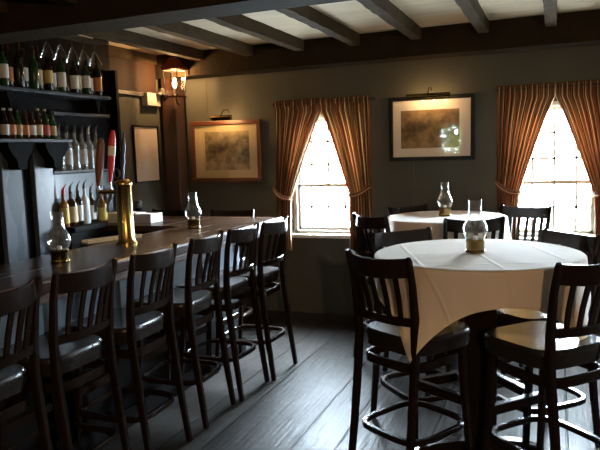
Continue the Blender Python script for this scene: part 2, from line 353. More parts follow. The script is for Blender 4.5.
# ------------------------------------------------------------------ windows
def window(name, c, w, z0, z1, cols, rows_up, rows_lo, rail_z, rz=0, depth=.18):
    """c: centre on the inner wall face; local x along the wall, local +y outwards"""
    root = bpy.data.objects.new(name, None); col.objects.link(root); root.location = (c[0], c[1], 0); root.rotation_euler = (0, 0, rz); struct(root)
    h = w / 2
    f = MB()
    f.box(-h, -h + .035, .02, .15, z0, z1).box(h - .035, h, .02, .15, z0, z1).box(-h, h, .02, .15, z1 - .035, z1).box(-h, h, .02, .15, z0, z0 + .03)
    f.build('window_frame', M['white_frame'], root)
    def sash(za, zb, y, rows):
        s = MB(); a, b = -h + .035, h - .035
        s.box(a, a + .03, y, y + .03, za, zb).box(b - .03, b, y, y + .03, za, zb).box(a, b, y, y + .03, za, za + .032).box(a, b, y, y + .03, zb - .032, zb)
        for i in range(1, cols):
            x = -h + w * i / cols; s.box(x - .010, x + .010, y + .004, y + .026, za, zb)
        for i in range(1, rows):
            z = za + (zb - za) * i / rows; s.box(a, b, y + .004, y + .026, z - .010, z + .010)
        o = s.build('sash', M['white_frame'], root)
        MB().box(a, b, y + .013, y + .016, za, zb).build('glass_pane', M['pane'], o)
    sash(rail_z - .016, z1 - .035, .085, rows_up); sash(z0 + .03, rail_z + .016, .05, rows_lo)
    MB().box(-h - .06, h + .06, -.06, .02, z0 - .035, z0).build('window_sill', M['white_frame'], root, bevel=.006)
    # daylight portal (samples the sky through the opening; gives off no light of its own)
    d = bpy.data.lights.new('sky_portal', 'AREA'); d.shape = 'RECTANGLE'; d.size = w; d.size_y = z1 - z0; d.cycles.is_portal = True
    p = bpy.data.objects.new('sky_portal', d); col.objects.link(p); p.parent = root; p.location = (0, .17, (z0 + z1) / 2); p.rotation_euler = (R(-90), 0, 0)
    return root
for i, (a, b) in enumerate(WIN): window('window_%d' % (i + 1), ((a + b) / 2, YW), b - a, WZ0, WZ1, 4, 3, 2, 1.33)
window('window_4', (-2.225, YF), .55, 1.45, 2.2, 2, 2, 1, 1.8, rz=R(180))

# ------------------------------------------------------------------ curtains
def curtain(xo, xc, ztop, zapex, tie_in, tie_out, zbot, xb_in, label, group, phase=0.):
    """xo outer edge, xc edge at the window centre; tie_in/tie_out = (x,z) of the tieback's two ends"""
    sg = 1 if xc > xo else -1; nu, nv = 110, 60; m = MB(); m.uv = []
    zt = tie_in[1]; y0 = YW - .075
    for j in range(nv + 1):
        v = j / nv; z = ztop + (zbot - ztop) * v
        for i in range(nu + 1):
            u = i / nu
            zz = z
            if z > zapex: xi = xc; comp = 0
            elif z > zt:
                t = (zapex - z) / (zapex - zt); xi = xc + (tie_in[0] - xc) * (t ** .88 * .92 + .08 * t); comp = t
            else:
                t = (zt - z) / (zt - zbot); xi = tie_in[0] + (xb_in - tie_in[0]) * min(1, t * 2.2); comp = 1 - .35 * min(1, t * 2)
            x = xo + (xi - xo) * u
            # gathers run down the tie line
            k = math.exp(-((z - zt) / .09) ** 2)
            amp = .012 + .020 * comp - .012 * k
            yy = y0 - .02 * comp + amp * math.sin(2 * PI * (8.5 * u + phase) + 1.2 * math.sin(3 * v + 5 * u)) + .006 * math.sin(2 * PI * 23 * u + 4 * v)
            if z > ztop - .06: yy = y0 + .010 * math.sin(2 * PI * 21 * u + phase) - .012 * math.sin(PI * (ztop - z) / .06)
            if j == 0: zz += .006 * math.sin(2 * PI * 21 * u + 1)
            m.v.append((x, yy, zz)); m.uv.append((u, v))
    W = nu + 1
    for j in range(nv):
        for i in range(nu): m.f.append((j * W + i, j * W + i + 1, (j + 1) * W + i + 1, (j + 1) * W + i))
    root = thing('curtain', (xo, y0, zbot), label, 'curtain', group)
    m.v = [(x - xo, y - y0, z - zbot) for x, y, z in m.v]
    c = m.build('fabric', M['curtain'], root, smooth=True)
    so = c.modifiers.new('thick', 'SOLIDIFY'); so.thickness = .002
    # tieback: a band looped round the gathered cloth
    t = MB(); t.uv = None
    xa, za = tie_out; xb, zb = tie_in; pa = []; n = 20
    for i in range(n):
        a = 2 * PI * i / n; s = .5 - .5 * math.cos(a)
        pa.append((xa + (xb + .012 * sg - xa) * s - xo, -.030 - (.060 if i < n / 2 else -.052) * math.sin(PI * s) ** .6, za + (zb - za) * s - .03 * math.sin(PI * s) - zbot))
    t.sweep(pa, [[(-.003, -.021), (.003, -.021), (.003, .021), (-.003, .021)]] * n, closed=True)
    t.uv = [(p[0] * .0 + (k % 4 in (2, 3)) * .1, 0) for k, p in enumerate(t.v)]
    t.build('tieback', M['curtain'], root, smooth=True)
    return root
g1 = 'striped curtains at the two windows'
curtain(-2.52, -2.045, 2.142, 2.02, (-2.37, 1.215), (-2.55, 1.325), .71, -2.385, 'striped rust curtain left of the window nearest the bar', g1)
curtain(-1.58, -2.045, 2.142, 2.02, (-1.785, 1.245), (-1.58, 1.325), .71, -1.79, 'striped rust curtain between the bar-side window and the black-framed picture', g1, .3)
curtain(-.475, -.025, 2.142, 2.03, (-.295, 1.255), (-.488, 1.35), .71, -.31, 'striped rust curtain right of the black-framed picture', g1, .6)
curtain(.425, -.025, 2.142, 2.03, (.275, 1.235), (.44, 1.34), .71, .29, 'striped rust curtain cut by the right edge of the photo', g1, .1)
for xa, xb, nm in ((-2.54, -1.56, 'dark curtain rod over the window nearest the bar'), (-.495, .445, 'dark curtain rod over the window on the right')):
    t = thing('curtain_rod', ((xa + xb) / 2, YW, 2.112), nm, 'curtain rod'); h = (xb - xa) / 2
    MB().tube([(-h, -.075, 0), (h, -.075, 0)], .008).build('rod', M['black_metal'], t, smooth=True)
    for s in (-1, 1):
        MB().box(s * h - .008, s * h + .008, -.085, 0, -.012, .012).build('bracket', M['black_metal'], t)

# ------------------------------------------------------------------ bar stools
def superloop(hx, hy, n=40, e=4, taper=0, cy=0):
    out = []
    for i in range(n):
        a = 2 * PI * i / n; c, s = math.cos(a), math.sin(a)
        x = hx * math.copysign(abs(c) ** (2 / e), c); y = hy * math.copysign(abs(s) ** (2 / e), s)
        x *= 1 + taper * (y / hy); out.append((x, y + cy))
    return out
def bow(x, b): return -b * (1 - (x / .195) ** 2)
def make_stool():
    root = bpy.data.objects.new('bar_stool', None); col.objects.link(root); root.empty_display_size = .1
    w = M['stool']
    # seat: layered rounded square, slightly scooped
    s = MB(); layers = [(.93, .680), (.975, .685), (.985, .715), (1.0, .742), (.99, .760), (.96, .769), (.80, .767), (.5, .763), (.2, .760)]
    n = 44
    for k, z in layers: s.v += [(x * k, y * k + .01, z) for x, y in superloop(.215, .215, n, 4.2, .07)]
    for j in range(len(layers) - 1):
        for i in range(n): s.f.append((j * n + i, j * n + (i + 1) % n, (j + 1) * n + (i + 1) % n, (j + 1) * n + i))
    s.f.append(tuple(range(n))); s.f.append(tuple((len(layers) - 1) * n + i for i in range(n)))
    s.build('seat', M['seat'], root, smooth=True)
    for sx in (-1, 1):
        pa = [(sx * .195, -.285, 0), (sx * .190, -.250, .27), (sx * .188, -.214, .60), (sx * .188, -.203, .74), (sx * .191, -.208, .87), (sx * .195, -.226, 1.03), (sx * .199, -.252, 1.145), (sx * .200, -.258, 1.165)]
        MB().bar(pa, [.032, .034, .036, .036, .034, .030, .028, .022], [.030, .036, .040, .040, .036, .030, .027, .020], up=(0, 1, 0), c=.35).build('rear_leg', w, root, smooth=True)
        MB().bar([(sx * .188, .205, 0), (sx * .172, .172, .40), (sx * .163, .158, .71)], [.028, .034, .038], [.028, .034, .038], up=(0, 1, 0), c=.3).build('front_leg', w, root, smooth=True)
    xs = [-.19 + .38 * i / 12 for i in range(13)]
    MB().bar([(x, -.236 + bow(x, .068), 1.105 + .012 * (abs(x) / .19) ** 2) for x in xs], .020, .088, c=.3).build('top_rail', w, root, smooth=True)
    MB().bar([(x, -.205 + bow(x, .040), .855) for x in xs], .022, .040, c=.3).build('lower_rail', w, root, smooth=True)
    for i in range(5):
        x = -.128 + .064 * i
        MB().bar([(x * .96, -.205 + bow(x, .040), .865), (x, -.216 + bow(x, .050), .96), (x * 1.02, -.234 + bow(x, .066), 1.075)], .028, .012, up=(0, 1, 0), c=.3).build('slat', w, root, smooth=True)
    MB().bar([(x, y, .625) for x, y in superloop(.178, .190, 40, 4.5, 0, -.018)], .018, .045, closed=True, c=.3).build('brace_ring', w, root, smooth=True)
    MB().bar([(x, y, .27) for x, y in superloop(.196, .213, 44, 4.2, 0, -.02)], .026, .030, closed=True, c=.35).build('footrest_ring', w, root, smooth=True)
    MB().bar([(-.168, .186, .375), (.168, .186, .375)], .040, .050, c=.2).build('front_stretcher', w, root, smooth=True)
    return root
stool0 = make_stool(); used = [False]
def stool(bx, by, d, label, group, sz=1.0):
    """bx,by: middle of the top rail's ends; d: facing direction"""
    L = math.hypot(*d); dx, dy = d[0] / L, d[1] / L
    o = copy_tree(stool0) if used[0] else stool0
    used[0] = True
    o.location = (bx + dx * .258, by + dy * .258, 0); o.rotation_euler = (0, 0, math.atan2(-dx, dy)); o.scale = (1, 1, sz)
    return tag(o, label, 'bar stool', group)
gb = 'bar stools along the long side of the bar'
names = ['nearest', 'second nearest', 'third nearest', 'fourth nearest', 'fifth nearest', 'farthest']
for (x, y, d), l in zip(((-2.035, 1.865, (-1, -.02)), (-2.011, 2.333, (-1, 0)), (-1.998, 2.858, (-1, -.03)), (-2.006, 3.428, (-1, -.05)), (-1.982, 3.885, (-1, .02)), (-1.932, 4.307, (-1, .03))),
    ('dark slat-back bar stool nearest the camera along the bar, cut by the photo edge',
     'dark wood slat-back bar stool in front of the nearest bar lamp',
     'dark wood slat-back bar stool third along the bar, in front of the brass beer tower',
     'dark wood slat-back bar stool fourth along the bar from the near end',
     'dark wood slat-back bar stool next to last before the window end of the bar',
     'dark wood slat-back bar stool at the far end of the bar by the curtain')):
    stool(x, y, d, l, gb)
gr = 'bar stools behind the far arm of the bar'
stool(-2.70, 5.07, (.02, -1), 'dark bar stool behind the far arm of the bar, below the brown-framed picture', gr)
stool(-3.34, 5.07, (-.02, -1), 'dark bar stool behind the far arm of the bar, in front of the wooden pillar', gr)
gn = 'high chairs around the near table'; gf = 'high chairs around the far table'
TN = (-.385, 3.36); TF = (-.825, 5.14)
stool(-.788, 2.891, (.50, .86), 'dark slat-back high chair at the near table, cloth corner over its seat', gn)
stool(-.885, 3.80, (.68, -.73), 'dark slat-back high chair at the near table, back left between both tables', gn)
stool(.145, 2.925, (-.74, .67), 'dark slat-back high chair at the near table, front right', gn)
stool(.075, 3.82, (-.74, -.67), 'dark slat-back high chair at the near table, back right under the window', gn)
stool(-1.325, 4.68, (.62, .78), 'dark slat-back high chair at the far table on its left, beside the curtain', gf)
stool(-.53, 4.52, (-.38, .92), 'dark slat-back high chair at the far table, seen through the near table lamp', gf)
stool(-1.20, 5.45, (.77, -.64), 'dark slat-back high chair at the far table, against the wall under the picture cord', gf)
stool(-.235, 5.42, (-.38, -.92), 'dark slat-back high chair at the far table, silhouetted against the right window', gf)

# ------------------------------------------------------------------ tables with cloths
def make_table(c, r, label, rz=0):
    t = thing('bar_height_table', (c[0], c[1], 0), label, 'table', 'round pedestal tables', rz)
    MB().lathe([(r - .012, 1.068), (r, 1.074), (r, 1.098), (r - .008, 1.105)], 64).build('tabletop', M['stool'], t, smooth=True)
    MB().box(-.085, .085, -.085, .085, .06, 1.0).build('pedestal', M['stool'], t, bevel=.008)
    MB().box(-.22, .22, -.22, .22, 1.0, 1.068).build('support_plate', M['stool'], t, bevel=.008)
    for k in range(4):
        a = PI / 2 * k
        MB().bar([(.06 * math.cos(a), .06 * math.sin(a), .065), (.22 * math.cos(a), .22 * math.sin(a), .058), (.34 * math.cos(a), .34 * math.sin(a), .028)], [.09, .075, .06], [.09, .07, .055], c=.3).build('foot', M['stool'], t, smooth=True)
    return t
def tablecloth(c, r, z, half, th0, label, seed):
    """square cloth over a round top: half = half side, th0 = direction of one corner"""
    m = MB(); m.uv = []; nth = 240; rng = random.Random(seed); ph = [rng.uniform(0, 6.28) for _ in range(4)]
    rad = [r * k for k in (.0, .1, .25, .4, .55, .7, .82, .9, .95, .975, .99)]
    nd = 26
    for i in range(nth):
        th = 2 * PI * i / nth; ca = th - th0 + PI / 4
        q = ((ca + PI / 4) % (PI / 2)) - PI / 4
        Lmax = half / math.cos(q)                      # distance from centre to the cloth's edge
        drop = Lmax - r
        corner = abs(q) / (PI / 4)                     # 1 at a corner, 0 at the middle of a side
        ux, uy = math.cos(th), math.sin(th); du = (math.cos(ca), math.sin(ca))
        for k in rad: m.v.append((c[0] + k * ux, c[1] + k * uy, z)); m.uv.append((k * du[0], k * du[1]))
        for j in range(1, nd + 1):
            s = j / nd; l = drop * s
            if l < .012: rr, zz = r + l * .7, z - l * .5
            else:
                zz = z - .006 - (l - .012) * .985
                fold = (.5 + .5 * math.cos(10 * th + ph[0])) * .020 + (.5 + .5 * math.sin(17 * th + ph[1])) * .010
                rr = r + .0085 + s * (fold * (1 - .4 * corner) + .055 * corner ** 3 * 1.0 - .015 * math.exp(-((corner - .72) / .12) ** 2)) * min(1, drop / .25)
            m.v.append((c[0] + rr * ux, c[1] + rr * uy, zz)); m.uv.append(((r + l) * du[0], (r + l) * du[1]))
    W = len(rad) + nd
    for i in range(nth):
        k = (i + 1) % nth
        for j in range(W - 1): m.f.append((i * W + j, k * W + j, k * W + j + 1, i * W + j + 1))
    m.v = [(x - c[0], y - c[1], q - z) for x, y, q in m.v]
    o = m.build('tablecloth', M['cloth'], smooth=True, loc=(c[0], c[1], z))
    so = o.modifiers.new('thick', 'SOLIDIFY'); so.thickness = .0012; so.offset = 1
    return tag(o, label, 'tablecloth', 'white tablecloths')
make_table(TN, .508, 'round bar-height pedestal table nearest the camera under a white cloth', R(-24 + 45))
make_table(TF, .455, 'round bar-height pedestal table farther back near the wall under a white cloth', R(10))
tablecloth(TN, .512, 1.1075, .682, R(246), 'white square tablecloth on the near table with a pointed corner hanging in front', 2)
tablecloth(TF, .458, 1.1075, .61, R(12), 'white square tablecloth on the far table by the picture wall', 5)

# ------------------------------------------------------------------ hurricane lamps
def make_lamp():
    root = bpy.data.objects.new('hurricane_lamp', None); col.objects.link(root)
    MB().lathe([(.050, 0), (.052, .006), (.050, .012), (.046, .016), (.046, .052), (.049, .056), (.049, .064), (.044, .068)], 32).build('base', M['old_brass'], root, smooth=True)
    MB().lathe([(.012, .066), (.012, .082), (.008, .085)], 16).build('candle', M['wick'], root, smooth=True)
    MB().lathe([(.043, .066), (.050, .078), (.058, .095), (.062, .112), (.061, .128), (.055, .146), (.045, .164), (.036, .182), (.033, .200), (.0315, .225), (.032, .262), (.034, .268)], 36, capb=False, capt=False).build('chimney', M['lamp_glass'], root, smooth=True)
    return root
lamp0 = make_lamp()
for i, (p, l) in enumerate((((-2.47, 2.66), 'glass chimney hurricane lamp on the bar nearest the camera'), ((-2.546, 4.154), 'glass chimney hurricane lamp on the bar at its far end'),
    ((-.39, 3.36), 'glass chimney hurricane lamp on the near table'), ((-.83, 5.14), 'glass chimney hurricane lamp on the far table'))):
    o = lamp0 if i == 0 else copy_tree(lamp0)
    o.location = (p[0], p[1], 1.1115 if i < 2 else 1.1092); tag(o, l, 'lamp', 'hurricane lamps')

# ------------------------------------------------------------------ the bar
bar = thing('bar_counter', (-2.45, 4.6, 0), 'long dark wood bar with polished top, its far arm turning left', 'bar')
def inbar(m): return m.xform(Matrix.Translation((2.45, -4.6, 0)))
BX0, BX1, BY0, BY1, BY2 = -2.745, -2.155, .3, 4.25, 4.97
ol = [(BX0, BY0), (BX1 - .03, BY0), (BX1 - .03, BY2 - .03), (XL + .005, BY2 - .03), (XL + .005, BY1), (BX0, BY1)]
inbar(MB().prism(ol, 'z', 1.062, 1.11)).build('bar_top', M['bar_top'], bar, bevel=.006)
e = MB().box(BX1 - .03, BX1, BY0, BY2, 1.045, 1.111).box(XL + .005, BX1 - .03, BY2 - .03, BY2, 1.045, 1.111)
inbar(e).build('nosing', M['bar_edge'], bar, bevel=.014)
inbar(MB().box(BX1 - .075, BX1 - .012, BY0, BY2 - .012, 1.0, 1.046).box(XL + .005, BX1 - .075, BY2 - .075, BY2 - .012, 1.0, 1.046)).build('under_moulding', M['bar_edge'], bar, bevel=.01)
FX = -2.46; FY = 4.70
b = MB().box(FX - .04, FX, BY0, FY, .58, 1.062).box(XL + .01, FX, FY - .04, FY, .58, 1.062)
for i in range(8):
    ya = BY0 + .06 + i * .55; yb = ya + .47
    for (p0, p1, z0, z1) in ((ya, ya + .05, .62, .99), (yb - .05, yb, .62, .99)): b.box(FX, FX + .014, p0, p1, z0, z1)
    b.box(FX, FX + .014, ya, yb, .62, .67).box(FX, FX + .014, ya, yb, .94, .99)
inbar(b).build('front_panel', M['panel'], bar, bevel=.003)
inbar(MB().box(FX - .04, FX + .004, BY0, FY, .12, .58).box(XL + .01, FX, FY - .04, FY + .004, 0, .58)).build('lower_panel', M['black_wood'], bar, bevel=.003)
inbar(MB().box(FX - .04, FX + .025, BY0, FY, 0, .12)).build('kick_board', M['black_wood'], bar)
inbar(MB().box(BX0 - .06, BX0 + .02, BY0, BY1 - .02, .84, .88).box(BX0 - .05, FX - .04, BY0, BY1 - .02, .80, .84)).build('service_shelf', M['black_wood'], bar)
inbar(MB().box(BX0 + .01, BX0 + .03, BY0, BY1, .0, 1.06).box(XL + .01, BX0 + .02, BY1 + .01, BY1 + .03, 0, 1.062)).build('back_panel', M['black_wood'], bar)

# beer tower and taps
tw = thing('beer_tower', (-2.545, 3.335, 1.1105), 'brass column beer tower with red and amber tap handles on the bar', 'beer tap')
MB().lathe([(.066, 0), (.066, .012), (.056, .018), (.052, .03), (.050, .034), (.050, .365), (.055, .372), (.055, .388), (.048, .398), (.03, .408), (.012, .412)], 40).build('column', M['brass'], tw, smooth=True)
def handle(name, base, tip, m, lab=None, prof=None):
    b_, t_ = Vector(base), Vector(tip); d = t_ - b_; n = 9; pr = prof or [.010, .013, .019, .021, .022, .023, .023, .021, .010]
    o = MB().tube([b_ + d * i / (n - 1) for i in range(n)], pr, 12).build(name, m, tw, smooth=True)
    if lab: MB().tube([b_ + d * .52, b_ + d * .70], .0245, 12).build('label_band', M['cream'], o, smooth=True)
    return o
for k, (dy, sx) in enumerate(((.02, -.115), (-.025, -.175))):
    MB().tube([(-.03, dy * .6, .33), (sx, dy, .33)], .014, 12).build('shank', M['brass'], tw, smooth=True)
    MB().tube([(sx, dy, .35), (sx, dy, .30), (sx - .03, dy, .26), (sx - .035, dy, .20)], [.016, .016, .012, .009], 12).build('faucet', M['chrome'], tw, smooth=True)
    MB().tube([(sx, dy, .34), (sx, dy, .395)], .008, 10).build('stem', M['chrome'], tw, smooth=True)
h = handle('tap_handle', (-.115, .02, .39), (-.075, .03, .72), M['red'], True); h['label'] = 'red tap handle with a cream band'
h = handle('tap_handle', (-.175, -.025, .37), (-.130, -.02, .67), M['amber'], False, [.010, .016, .022, .025, .026, .026, .026, .024, .012]); h['label'] = 'amber brown tap handle'
h = handle('tap_handle', (-.005, .0, .41), (.030, .0, .70), M['black_metal'], False, [.008, .013, .009, .016, .010, .017, .013, .008, .004]); h['label'] = 'dark carved tap handle on top of the column'
ring = MB().tube([(-.045 + .022 * math.cos(2 * PI * i / 20), 0, .445 + .03 * math.sin(2 * PI * i / 20)) for i in range(20)], .005, 8, closed=True, up=(0, 1, 0)); ring.build('ring_knob', M['black_metal'], tw, smooth=True)
# drip tray lying over the bar's inner edge
t = thing('drip_tray', (-2.755, 3.46, 1.1105), 'narrow tan wooden tray on the inner edge of the bar by the brass tower', 'tray', rz=R(-22))
MB().box(-.04, .04, -.20, .20, 0, .012).build('tray_board', M['tan_wood'], t, bevel=.003)
MB().box(-.04, -.028, -.20, .20, .012, .022).build('tray_rim', M['tan_wood'], t, bevel=.003)
MB().box(.028, .04, -.20, .20, .012, .022).build('tray_rim', M['tan_wood'], t, bevel=.003)
t = thing('napkin_box', (-3.35, 4.50, 1.1105), 'low white box of napkins on the far arm of the bar behind the brass tower', 'box')
bx = MB().box(-.235, .235, -.085, .085, 0, .006).box(-.235, .235, -.085, -.079, .006, .075).box(-.235, .235, .079, .085, .006, .075).box(-.235, -.229, -.079, .079, .006, .075).box(.229, .235, -.079, .079, .006, .075).box(.10, .106, -.079, .079, .006, .075)
bx.build('tray', M['white_plastic'], t)
MB().box(-.222, .09, -.072, .072, .006, .082).build('napkin_stack', M['napkin'], t, bevel=.006)
MB().box(.115, .222, -.072, .072, .006, .070).build('napkin_stack', M['napkin'], t, bevel=.006)
t = thing('pepper_mill', (-3.45, 4.72, 1.1105), 'short dark pepper mill behind the white napkin box', 'pepper mill')
MB().lathe([(.034, 0), (.036, .01), (.030, .05), (.026, .08), (.032, .10)], 24).build('body', M['black_wood'], t, smooth=True)
MB().lathe([(.030, .101), (.036, .125), (.034, .150), (.020, .165)], 24).build('cap', M['black_metal'], t, smooth=True)

# ------------------------------------------------------------------ back bar
bb = thing('back_bar', (-3.6, 3.6, 0), 'tall dark back bar with shelves, panels and a bottle niche on the left wall', 'cabinet')
def inbb(m): return m.xform(Matrix.Translation((3.6, -3.6, 0)))
P0 = XL + .003
inbb(MB().box(P0, -3.68, 1.6, 4.74, 0, 2.65)).build('back_panel', M['black_wood'], bb)
inbb(MB().box(-3.68, -3.60, 1.6, 3.835, 0, 1.785)).build('lower_case', M['black_wood'], bb)
for ya, yb in ((2.35, 2.60), (2.72, 2.97), (3.06, 3.22), (3.335, 3.52), (3.635, 3.827)):
    inbb(MB().box(-3.60, -3.555, ya, yb, .05, 1.785)).build('panel', M['panel'], bb, bevel=.006)
inbb(MB().box(-3.68, -3.40, 3.84, 4.22, 1.10, 1.14)).build('counter', M['black_wood'], bb, bevel=.004)
inbb(MB().box(-3.68, -3.44, 3.84, 4.22, 0, 1.10)).build('lower_case', M['black_wood'], bb)
inbb(MB().box(-3.68, -3.44, 1.6, 4.42, 2.135, 2.16)).build('shelf', M['shelf'], bb, bevel=.004)
inbb(MB().box(-3.68, -3.44, 1.6, 3.93, 1.785, 1.81)).build('shelf', M['shelf'], bb, bevel=.004)
inbb(MB().box(-3.68, -3.56, 3.84, 4.50, 1.552, 1.567)).build('shelf', M['shelf'], bb, bevel=.003)
inbb(MB().box(-3.68, -3.62, 3.95, 4.62, 2.005, 2.03)).build('shelf', M['shelf'], bb, bevel=.003)
inbb(MB().box(-3.68, -3.60, 4.70, 4.74, 0, 2.42)).build('end_post', M['black_wood'], bb, bevel=.005)
inbb(MB().box(-3.674, -3.676 + .006, 3.86, 4.68, 1.16, 1.54)).build('niche_back', M['panel'], bb)
def corbel(y, z, w, hgt):
    a = w / 2; b_ = w * .19
    half = [(a, 0), (a, -.10 * hgt), (a * .92, -.25 * hgt), (a * .72, -.45 * hgt), (b_ * 1.25, -.60 * hgt), (b_, -.70 * hgt), (b_, -.92 * hgt), (b_ * .6, -hgt)]
    pts = [(y + p, z + q) for p, q in half] + [(y - p, z + q) for p, q in reversed(half)]
    inbb(MB().prism(pts, 'x', -3.556, -3.46)).build('corbel', M['black_wood'], bb, bevel=.004)
for y in (2.45, 2.95, 3.44, 3.785): corbel(y, 1.785, .235, .19)
for y in (3.42, 4.33):
    pts = [(y - .03, 2.135), (y + .03, 2.135), (y + .03, 2.11), (y + .012, 2.07), (y + .008, 2.03), (y - .008, 2.03), (y - .012, 2.07), (y - .03, 2.11)]
    inbb(MB().prism(pts, 'x', -3.68, -3.50)).build('corbel', M['black_wood'], bb, bevel=.003)

# bottles
def bottle(name, x, y, z, r, h, style, gm, lm, cm, lab, label, group):
    t = thing(name, (x, y, z), label, 'bottle', group)
    if style == 'wine': p = [(r * .9, 0), (r, .006), (r, h * .60), (r * .92, h * .66), (r * .50, h * .735), (r * .38, h * .78), (r * .37, h * .96), (r * .42, h * .965), (r * .42, h)]
    elif style == 'beer': p = [(r * .9, 0), (r, .006), (r, h * .52), (r * .93, h * .60), (r * .62, h * .74), (r * .45, h * .84), (r * .40, h * .97), (r * .45, h)]
    elif style == 'square': p = [(r * .95, 0), (r * 1.05, .006), (r * 1.05, h * .60), (r * .9, h * .66), (r * .42, h * .72), (r * .36, h * .80), (r * .36, h * .92)]
    else: p = [(r * .92, 0), (r, .006), (r, h * .58), (r * .95, h * .63), (r * .55, h * .70), (r * .36, h * .75), (r * .35, h * .88), (r * .40, h * .885), (r * .40, h * .90)]
    MB().lathe(p, 20).build('body', gm, t, smooth=True)
    top = p[-1][1]
    if lm: MB().lathe([(r * (1.05 if style == 'square' else 1) + .0012, h * lab[0]), (r * (1.05 if style == 'square' else 1) + .0012, h * lab[1])], 20, capb=False, capt=False).build('label', lm, t, smooth=True)
    if style in ('spirit', 'square'):
        MB().tube([(0, 0, top), (0, 0, top + .025), (.004, .006, top + .05), (.012, .018, top + .07)], [r * .34, r * .30, .006, .004], 10).build('pourer', cm, t, smooth=True)
    else: MB().lathe([(r * .44, h * (.84 if style == 'wine' else .955)), (r * .44, h + .003), (r * .3, h + .006)], 14).build('cap', cm, t, smooth=True)
    return t
B = M
ords = ['first', 'second', 'third', 'fourth', 'fifth', 'sixth', 'seventh', 'eighth', 'ninth', 'tenth', 'eleventh', 'twelfth', 'thirteenth', 'fourteenth', 'fifteenth']
top = [(3.409, 'white'), (3.478, 'orange'), (3.569, None), (3.643, 'white'), (3.711, None), (3.78, 'cream'), (3.851, 'gold'), (3.924, 'white'), (3.999, 'white'), (4.07, None), (4.15, 'white'), (4.231, 'cream'), (4.309, 'white'), (4.37, 'white'), (4.40, 'orange')]
ys = [3.405 + .0695 * i for i in range(15)]
for i, (y0_, l) in enumerate(top):
    y = ys[i]; hh = .285 + .02 * ((i * 7) % 3)
    bottle('wine_bottle', -3.53 - .03 * (i % 2), y, 2.1605, .0315, hh, 'wine', B['b_dark'] if i % 4 else B['b_green'], B['l_' + l] if l else None, B['b_brown' if i % 3 else 'b_dark'],
           (.14, .48) if i % 3 else (.22, .55), ('dark wine bottle with %s label, %s from left on the top shelf' % (l, ords[i])) if l else ('unlabelled dark wine bottle, %s from left on the top shelf' % ords[i]), 'wine bottles on the top shelf')
for i, (y, l, g, c) in enumerate(((3.375, 'white', 'dark', 'white'), (3.433, 'orange', 'brown', 'white'), (3.492, 'tan', 'green', 'dark'), (3.557, 'orange', 'brown', 'brown'), (3.620, 'white', 'brown', 'dark'), (3.685, 'cream', 'brown', 'cream'), (3.755, 'red', 'green', 'white'), (3.823, 'tan', 'green', 'dark'))):
    cm = {'white': B['l_white'], 'dark': B['b_dark'], 'brown': B['b_brown'], 'cream': B['l_cream']}[c]
    bottle('beer_bottle', -3.53, y, 1.8105, .0295, .205 + .012 * (i in (5, 6)), 'beer', B['b_' + g], B['l_' + l], cm, (.14, .48), '%s beer bottle with %s label, %s from left on the middle shelf' % (g if g != 'dark' else 'black', l, ords[i]), 'beer bottles on the middle shelf')
for i, (y, l, g, c) in enumerate(((3.985, None, 'clear', 'chrome'), (4.075, 'white', 'clear', 'black'), (4.16, None, 'clear', 'chrome'), (4.248, 'white', 'clear', 'black'), (4.33, None, 'clear', 'white'), (4.42, 'cream', 'clear', 'black'))):
    cm = {'chrome': B['chrome'], 'black': B['black_metal'], 'white': B['l_white']}[c]
    bottle('liquor_bottle', -3.625, y, 1.5675, .036, .33, 'spirit', B['clear_glass'], B['l_' + l] if l else None, cm, (.15, .5), 'clear liquor bottle, %s, %s pourer, %s from left on the niche shelf' % (l + ' label' if l else 'no label', c, ords[i]), 'liquor bottles on the niche shelf')
for i, (y, l, g, c, r, h, st) in enumerate(((3.875, 'yellow', 'amberb', 'red', .034, .28, 'spirit'), (3.955, 'cream', 'brown', 'black', .042, .29, 'square'), (4.035, 'white', 'dark', 'black', .034, .30, 'spirit'), (4.110, None, 'white', 'black', .037, .31, 'spirit'), (4.185, 'white', 'dark', 'black', .032, .27, 'spirit'))):
    cm = {'red': B['red'], 'black': B['black_metal'], 'white': B['l_white']}[c]
    bottle('liquor_bottle', -3.52, y, 1.1405, r, h, st, B['b_' + g], B['l_' + l] if l else None, cm, (.10, .52), '%s liquor bottle, %s, %s from left on the niche counter' % ({'amberb': 'amber', 'dark': 'black'}.get(g, g), (l + ' label') if l else 'no label', ords[i]), 'liquor bottles on the counter')
for x, y, l, g, c, r, h, lab in ((-3.53, 4.33, 'yellow', 'amberb', 'white', .038, .28, 'amber bottle with yellow label and white cap on the bar behind the tap handles'), (-3.55, 4.44, 'gold', 'amberb', 'black', .038, .26, 'amber bottle with gold label on the bar right beside the napkin box')):
    bottle('liquor_bottle', x, y if y < 4.4 else 4.64, 1.1105, r, h, 'spirit', B['b_' + g], B['l_' + l], {'white': B['l_white'], 'black': B['black_metal']}[c], (.12, .5), lab, 'liquor bottles on the far arm')
t = bottle('wine_bottle', -3.66, 4.78, 1.1105, .04, .31, 'wine', B['b_dark'], None, B['b_dark'], None, 'plain black bottle on the far arm of the bar behind the brass tower', None)

